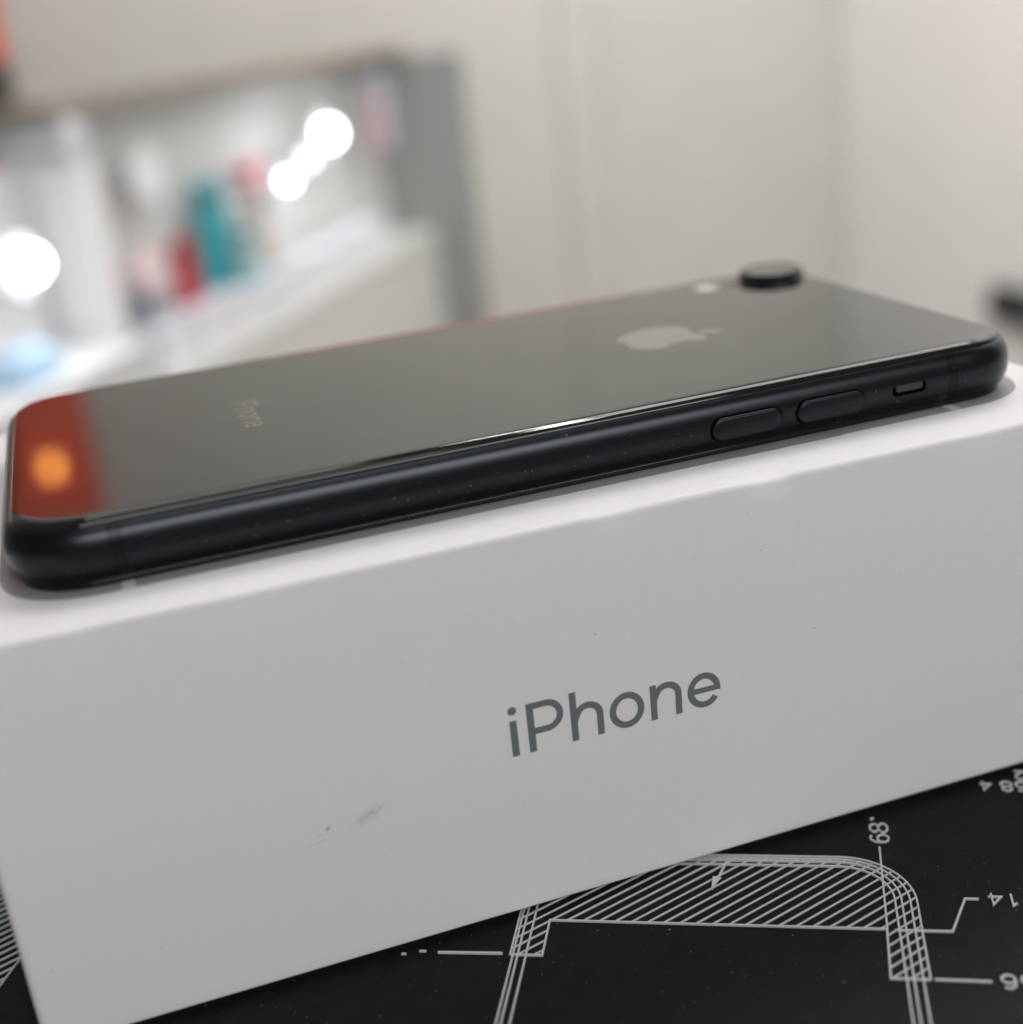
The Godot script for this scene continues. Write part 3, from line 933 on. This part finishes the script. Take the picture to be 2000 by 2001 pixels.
func make_background() -> void:
	var grey := mat(lin(0.27, 0.27, 0.265), 0.55)
	var pale := mat(lin(0.72, 0.72, 0.73), 0.5)
	var rack := thing("display_case", "pale open display case with a dark grey end panel and brown top board", "display case", BOARD, BOARD_TURN)
	box_at("back_panel", Vector3(-1.09, -0.949, -0.03), Vector3(-0.031, 0.062, 0), mat(lin(0.68, 0.68, 0.665), 0.5), rack)
	box_at("end_panel", Vector3(-0.03, -0.949, -0.03), Vector3(-0.006, 0.062, 0.16), grey, rack)
	box_at("top_board", Vector3(-1.12, 0.063, -0.03), Vector3(-0.004, 0.08, 0.06), mat(lin(0.24, 0.215, 0.18), 0.5), rack)
	box_at("shelf", Vector3(-1.04, -0.24, 0.001), Vector3(-0.031, -0.228, 0.088), mat(lin(0.58, 0.575, 0.56), 0.5), rack)
	box_at("plinth", Vector3(-1.04, -0.949, 0.001), Vector3(-0.031, -0.241, 0.086), mat(lin(0.58, 0.575, 0.56), 0.5), rack)
	box_at("post", Vector3(-1.085, -0.949, 0.001), Vector3(-1.045, 0.02, 0.06), mat(lin(0.8, 0.79, 0.8), 0.4), rack)
	var side := thing("low_cabinet", "low pale cabinet with a lamp inside beside the display case's post", "cabinet", BOARD, BOARD_TURN)
	box_at("back_panel", Vector3(-1.8, -0.949, -0.03), Vector3(-1.093, 0.022, 0), mat(lin(0.72, 0.725, 0.75), 0.5), side)
	box_at("shelf", Vector3(-1.8, -0.17, 0.001), Vector3(-1.093, -0.16, 0.11), pale, side)
	box_at("plinth", Vector3(-1.8, -0.949, 0.001), Vector3(-1.093, -0.171, 0.10), pale, side)
	# spot lamps
	spot(-1.227, -0.055, 0.08, 0.014, 16.0, "round white lamp shining inside the low pale cabinet", 1.35)
	spot(-0.381, -0.027, 0.05, 0.015, 16.0, "largest bright spot lamp near the pale blue packet", 1.0)
	spot(-0.475, -0.052, 0.05, 0.008, 3.0, "small white spot lamp between two other lamps in the display case", 1.0)
	spot(-0.555, -0.071, 0.05, 0.008, 9.0, "white spot lamp beside the red round holder", 1.0)
	# goods
	phone_case(-0.755, -0.19, 0.075, 0.15, lin(0.03, 0.33, 0.38), "teal phone case hanging in the display case", 0.03)
	phone_case(-0.715, -0.222, 0.05, 0.12, lin(0.3, 0.5, 0.52), "pale teal phone case overlapping the teal one", 0.05)
	phone_case(-0.868, -0.222, 0.05, 0.13, lin(0.45, 0.035, 0.06), "deep red phone case hanging beside the teal one", 0.04)
	phone_case(-0.675, -0.2, 0.045, 0.12, lin(0.7, 0.68, 0.68), "white phone case hanging beside the pale teal one", 0.03)
	phone_case(-0.932, -0.225, 0.06, 0.09, lin(0.38, 0.41, 0.48), "blue grey phone case under the pink round holder", 0.02)
	phone_case(-0.60, -0.2, 0.05, 0.12, lin(0.42, 0.36, 0.33), "brownish phone case under the red round holder", 0.02)
	phone_case(-0.155, -0.075, 0.055, 0.12, lin(0.5, 0.52, 0.6), "pale blue packet hanging before the grey end panel", 0.06)
	phone_case(-0.2, -0.075, 0.022, 0.08, lin(0.5, 0.16, 0.18), "small red packet hanging by the pale blue one", 0.06)
	holder(-0.898, -0.018, 0.03, 0.034, lin(0.8, 0.8, 0.84), "white round holder at the top of the display case")
	holder(-0.962, -0.115, 0.05, 0.028, lin(0.78, 0.6, 0.64), "pink round holder beside the deep red case")
	holder(-0.609, -0.051, 0.03, 0.024, lin(0.7, 0.2, 0.24), "red round holder beside the white spot lamps")
	holder(-1.101, 0.045, 0.075, 0.02, lin(0.6, 0.62, 0.66), "grey round knob on top of the post")
	for i in 9:
		var w := thing("white_carton", "small white carton standing in the row on the shelf", "carton", on_board(-0.97 + i * 0.085, -0.228, 0.055), BOARD_TURN + rng.randf_range(-0.08, 0.08), "small white cartons on the shelf")
		var hh := rng.randf_range(0.032, 0.045)
		put("carton_body", rbox(0.066, hh, 0.05, 0.003, 0.002), mat(lin(0.84, 0.84, 0.87), 0.4), w)
		var lidp := put("carton_lid", rbox(0.068, 0.012, 0.052, 0.003, 0.002), mat(lin(0.66, 0.66, 0.72), 0.5), w)
		lidp.position.y = hh
	var bl := thing("blue_pouch", "light blue pouch lying on the cabinet shelf", "pouch", on_board(-1.245, -0.1595, 0.065), BOARD_TURN)
	put("pouch_body", rbox(0.08, 0.022, 0.045, 0.02, 0.008), mat(lin(0.42, 0.62, 0.82), 0.5), bl)
	var fl := put("pouch_flap", rbox(0.06, 0.01, 0.04, 0.018, 0.004), mat(lin(0.5, 0.66, 0.82), 0.5), bl)
	fl.position.y = 0.021
	# red standing banner left of the case, with a warm lamp on it
	var ban := thing("banner", "tall red banner with a dark band and an orange foot behind the cabinet", "banner", Vector3(-0.47, -0.949, -2.52))
	box_at("red_panel", Vector3(-0.37, 1.07, -0.01), Vector3(0.37, 1.86, 0.01), mat(lin(0.8, 0.11, 0.05), 0.6), ban)
	box_at("dark_band", Vector3(-0.37, 0.985, -0.012), Vector3(0.37, 1.07, 0.012), mat(lin(0.03, 0.028, 0.025), 0.6), ban)
	box_at("orange_panel", Vector3(-0.37, 0.03, -0.01), Vector3(0.37, 0.985, 0.01), mat(lin(0.62, 0.16, 0.09), 0.6), ban)
	box_at("foot", Vector3(-0.39, 0, -0.07), Vector3(0.39, 0.03, 0.07), grey, ban)
	var wl := thing("warm_lamp", "small round orange lamp on the red banner", "lamp", Vector3(-0.185, 0.77, -2.50))
	var warm := mat(lin(0.5, 0.3, 0.1), 0.4)
	warm.emission_enabled = true
	warm.emission = Color(1.0, 0.74, 0.36)
	warm.emission_energy_multiplier = 5.5
	var bulb := SphereMesh.new()
	bulb.radius = 0.014
	bulb.height = 0.028
	bulb.radial_segments = 24
	bulb.rings = 12
	inst("bulb", bulb, warm, wl)
	var sock := put("socket", lathe([Vector2(0.018, -0.01), Vector2(0.018, 0.004), Vector2(0.014, 0.008)], 24), grey, wl)
	sock.rotation.x = PI / 2
	sock.position.z = -0.014
	var ol := OmniLight3D.new()
	ol.name = "glow"
	ol.light_color = Color(1.0, 0.62, 0.25)
	ol.light_energy = 0.002
	ol.light_size = 0.016
	ol.shadow_enabled = true
	ol.omni_range = 5.0
	ol.position.z = 0.02
	wl.add_child(ol)
	# added glowing red board out of view, to redden the phone's far edge
	var fa := thing("added_sign_board", "added glowing red sign out of view that reddens the far edge of the phone", "sign", Vector3(0.72, 0.27, -2.585))
	var lit := mat(lin(0.6, 0.04, 0.035), 0.5)
	lit.emission_enabled = true
	lit.emission = Color(1.0, 0.22, 0.2)
	lit.emission_energy_multiplier = 0.9
	box_at("lit_face", Vector3(-0.4, 0, -0.013), Vector3(0.34, 0.30, 0.014), lit, fa)
	var fl2 := AreaLight3D.new()
	fl2.name = "glow"
	fl2.area_size = Vector2(0.7, 0.28)
	fl2.light_energy = 0.02
	fl2.light_color = Color(1.0, 0.22, 0.2)
	fl2.shadow_enabled = true
	fl2.position = Vector3(-0.03, 0.15, 0.02)
	fl2.rotation.y = PI
	fa.add_child(fl2)
	box_at("cap_rail", Vector3(-0.41, 0.3005, -0.013), Vector3(0.35, 0.312, 0.02), grey, fa)
	# dark fitting on the right wall
	var fx := thing("wall_fitting", "black fitting with two knobs on the right hand wall", "fitting", Vector3(1.681, -0.545, -1.95))
	box_at("plate", Vector3(-0.02, -0.02, -0.08), Vector3(0, 0.05, 0.14), mat(lin(0.04, 0.04, 0.042), 0.5), fx)
	for z in [-0.05, 0.07]:
		var k := put("knob", lathe([Vector2(0.02, 0), Vector2(0.02, 0.015), Vector2(0.017, 0.019), Vector2(0, 0.019)], 24), mat(lin(0.012, 0.013, 0.015), 0.4), fx)
		k.rotation.z = PI / 2
		k.position = Vector3(-0.0205, 0.015, z)

func spot(a: float, y: float, z: float, r: float, glow: float, label: String, stretch: float) -> void:
	var t := thing("spot_lamp", label, "spot lamp", on_board(a, y, z), BOARD_TURN, "spot lamps in the display")
	var m := mat(lin(0.8, 0.8, 0.8), 0.4)
	m.emission_enabled = true
	m.emission = Color(0.93, 0.97, 1.0)
	m.emission_energy_multiplier = glow
	var bulb := SphereMesh.new()
	bulb.radius = r
	bulb.height = 2 * r
	bulb.radial_segments = 20
	bulb.rings = 10
	var b := inst("bulb", bulb, m, t)
	b.scale = Vector3(stretch, 1, 1)
	var h := put("housing", lathe([Vector2(r * 1.1, -z + 0.002), Vector2(r * 1.15, -r * 1.6), Vector2(r * 2.0, -r * 0.7), Vector2(r * 2.0, -r * 0.5), Vector2(r * 0.8, -r * 0.5)], 20), mat(lin(0.5, 0.5, 0.5), 0.4), t)
	h.rotation.x = PI / 2
	var l := OmniLight3D.new()
	l.name = "glow"
	l.light_color = Color(0.93, 0.97, 1.0)
	l.light_energy = 0.003
	l.light_size = r
	l.omni_range = 5.0
	l.shadow_enabled = true
	l.position.z = r * 1.3
	t.add_child(l)

func phone_case(a: float, y: float, w: float, h: float, c: Color, label: String, z: float) -> void:
	var t := thing("phone_case", label, "phone case", on_board(a, y, z), BOARD_TURN, "goods hanging in the display case")
	var m := mat(c, 0.4)
	var s := put("shell", rbox(w, 0.009, h, 0.009, 0.003), m, t)
	s.rotation.x = PI / 2
	s.position = Vector3(0, h / 2, -0.004)
	var k := put("camera_window", rbox(w * 0.3, 0.002, w * 0.3, 0.004, 0.0008), M.gap, t)
	k.rotation.x = PI / 2
	k.position = Vector3(-w * 0.25, h - w * 0.28, 0.0052)
	var hook := put("hook", lathe([Vector2(0.002, -z + 0.001), Vector2(0.002, 0.012), Vector2(0, 0.013)], 12), M.white, t)
	hook.rotation.x = PI / 2
	hook.position = Vector3(0, h - 0.008, 0)

func holder(a: float, y: float, z: float, r: float, c: Color, label: String) -> void:
	var t := thing("round_holder", label, "holder", on_board(a, y, z), BOARD_TURN, "round holders in the display case")
	var m := mat(c, 0.35)
	var d := put("disc", lathe([Vector2(r * 0.9, -0.004), Vector2(r, -0.002), Vector2(r, 0.003), Vector2(r * 0.85, 0.006), Vector2(0, 0.008)], 32), m, t)
	d.rotation.x = PI / 2
	var s := put("stem", lathe([Vector2(r * 0.35, -z + 0.001), Vector2(r * 0.35, -0.004)], 20), m, t)
	s.rotation.x = PI / 2
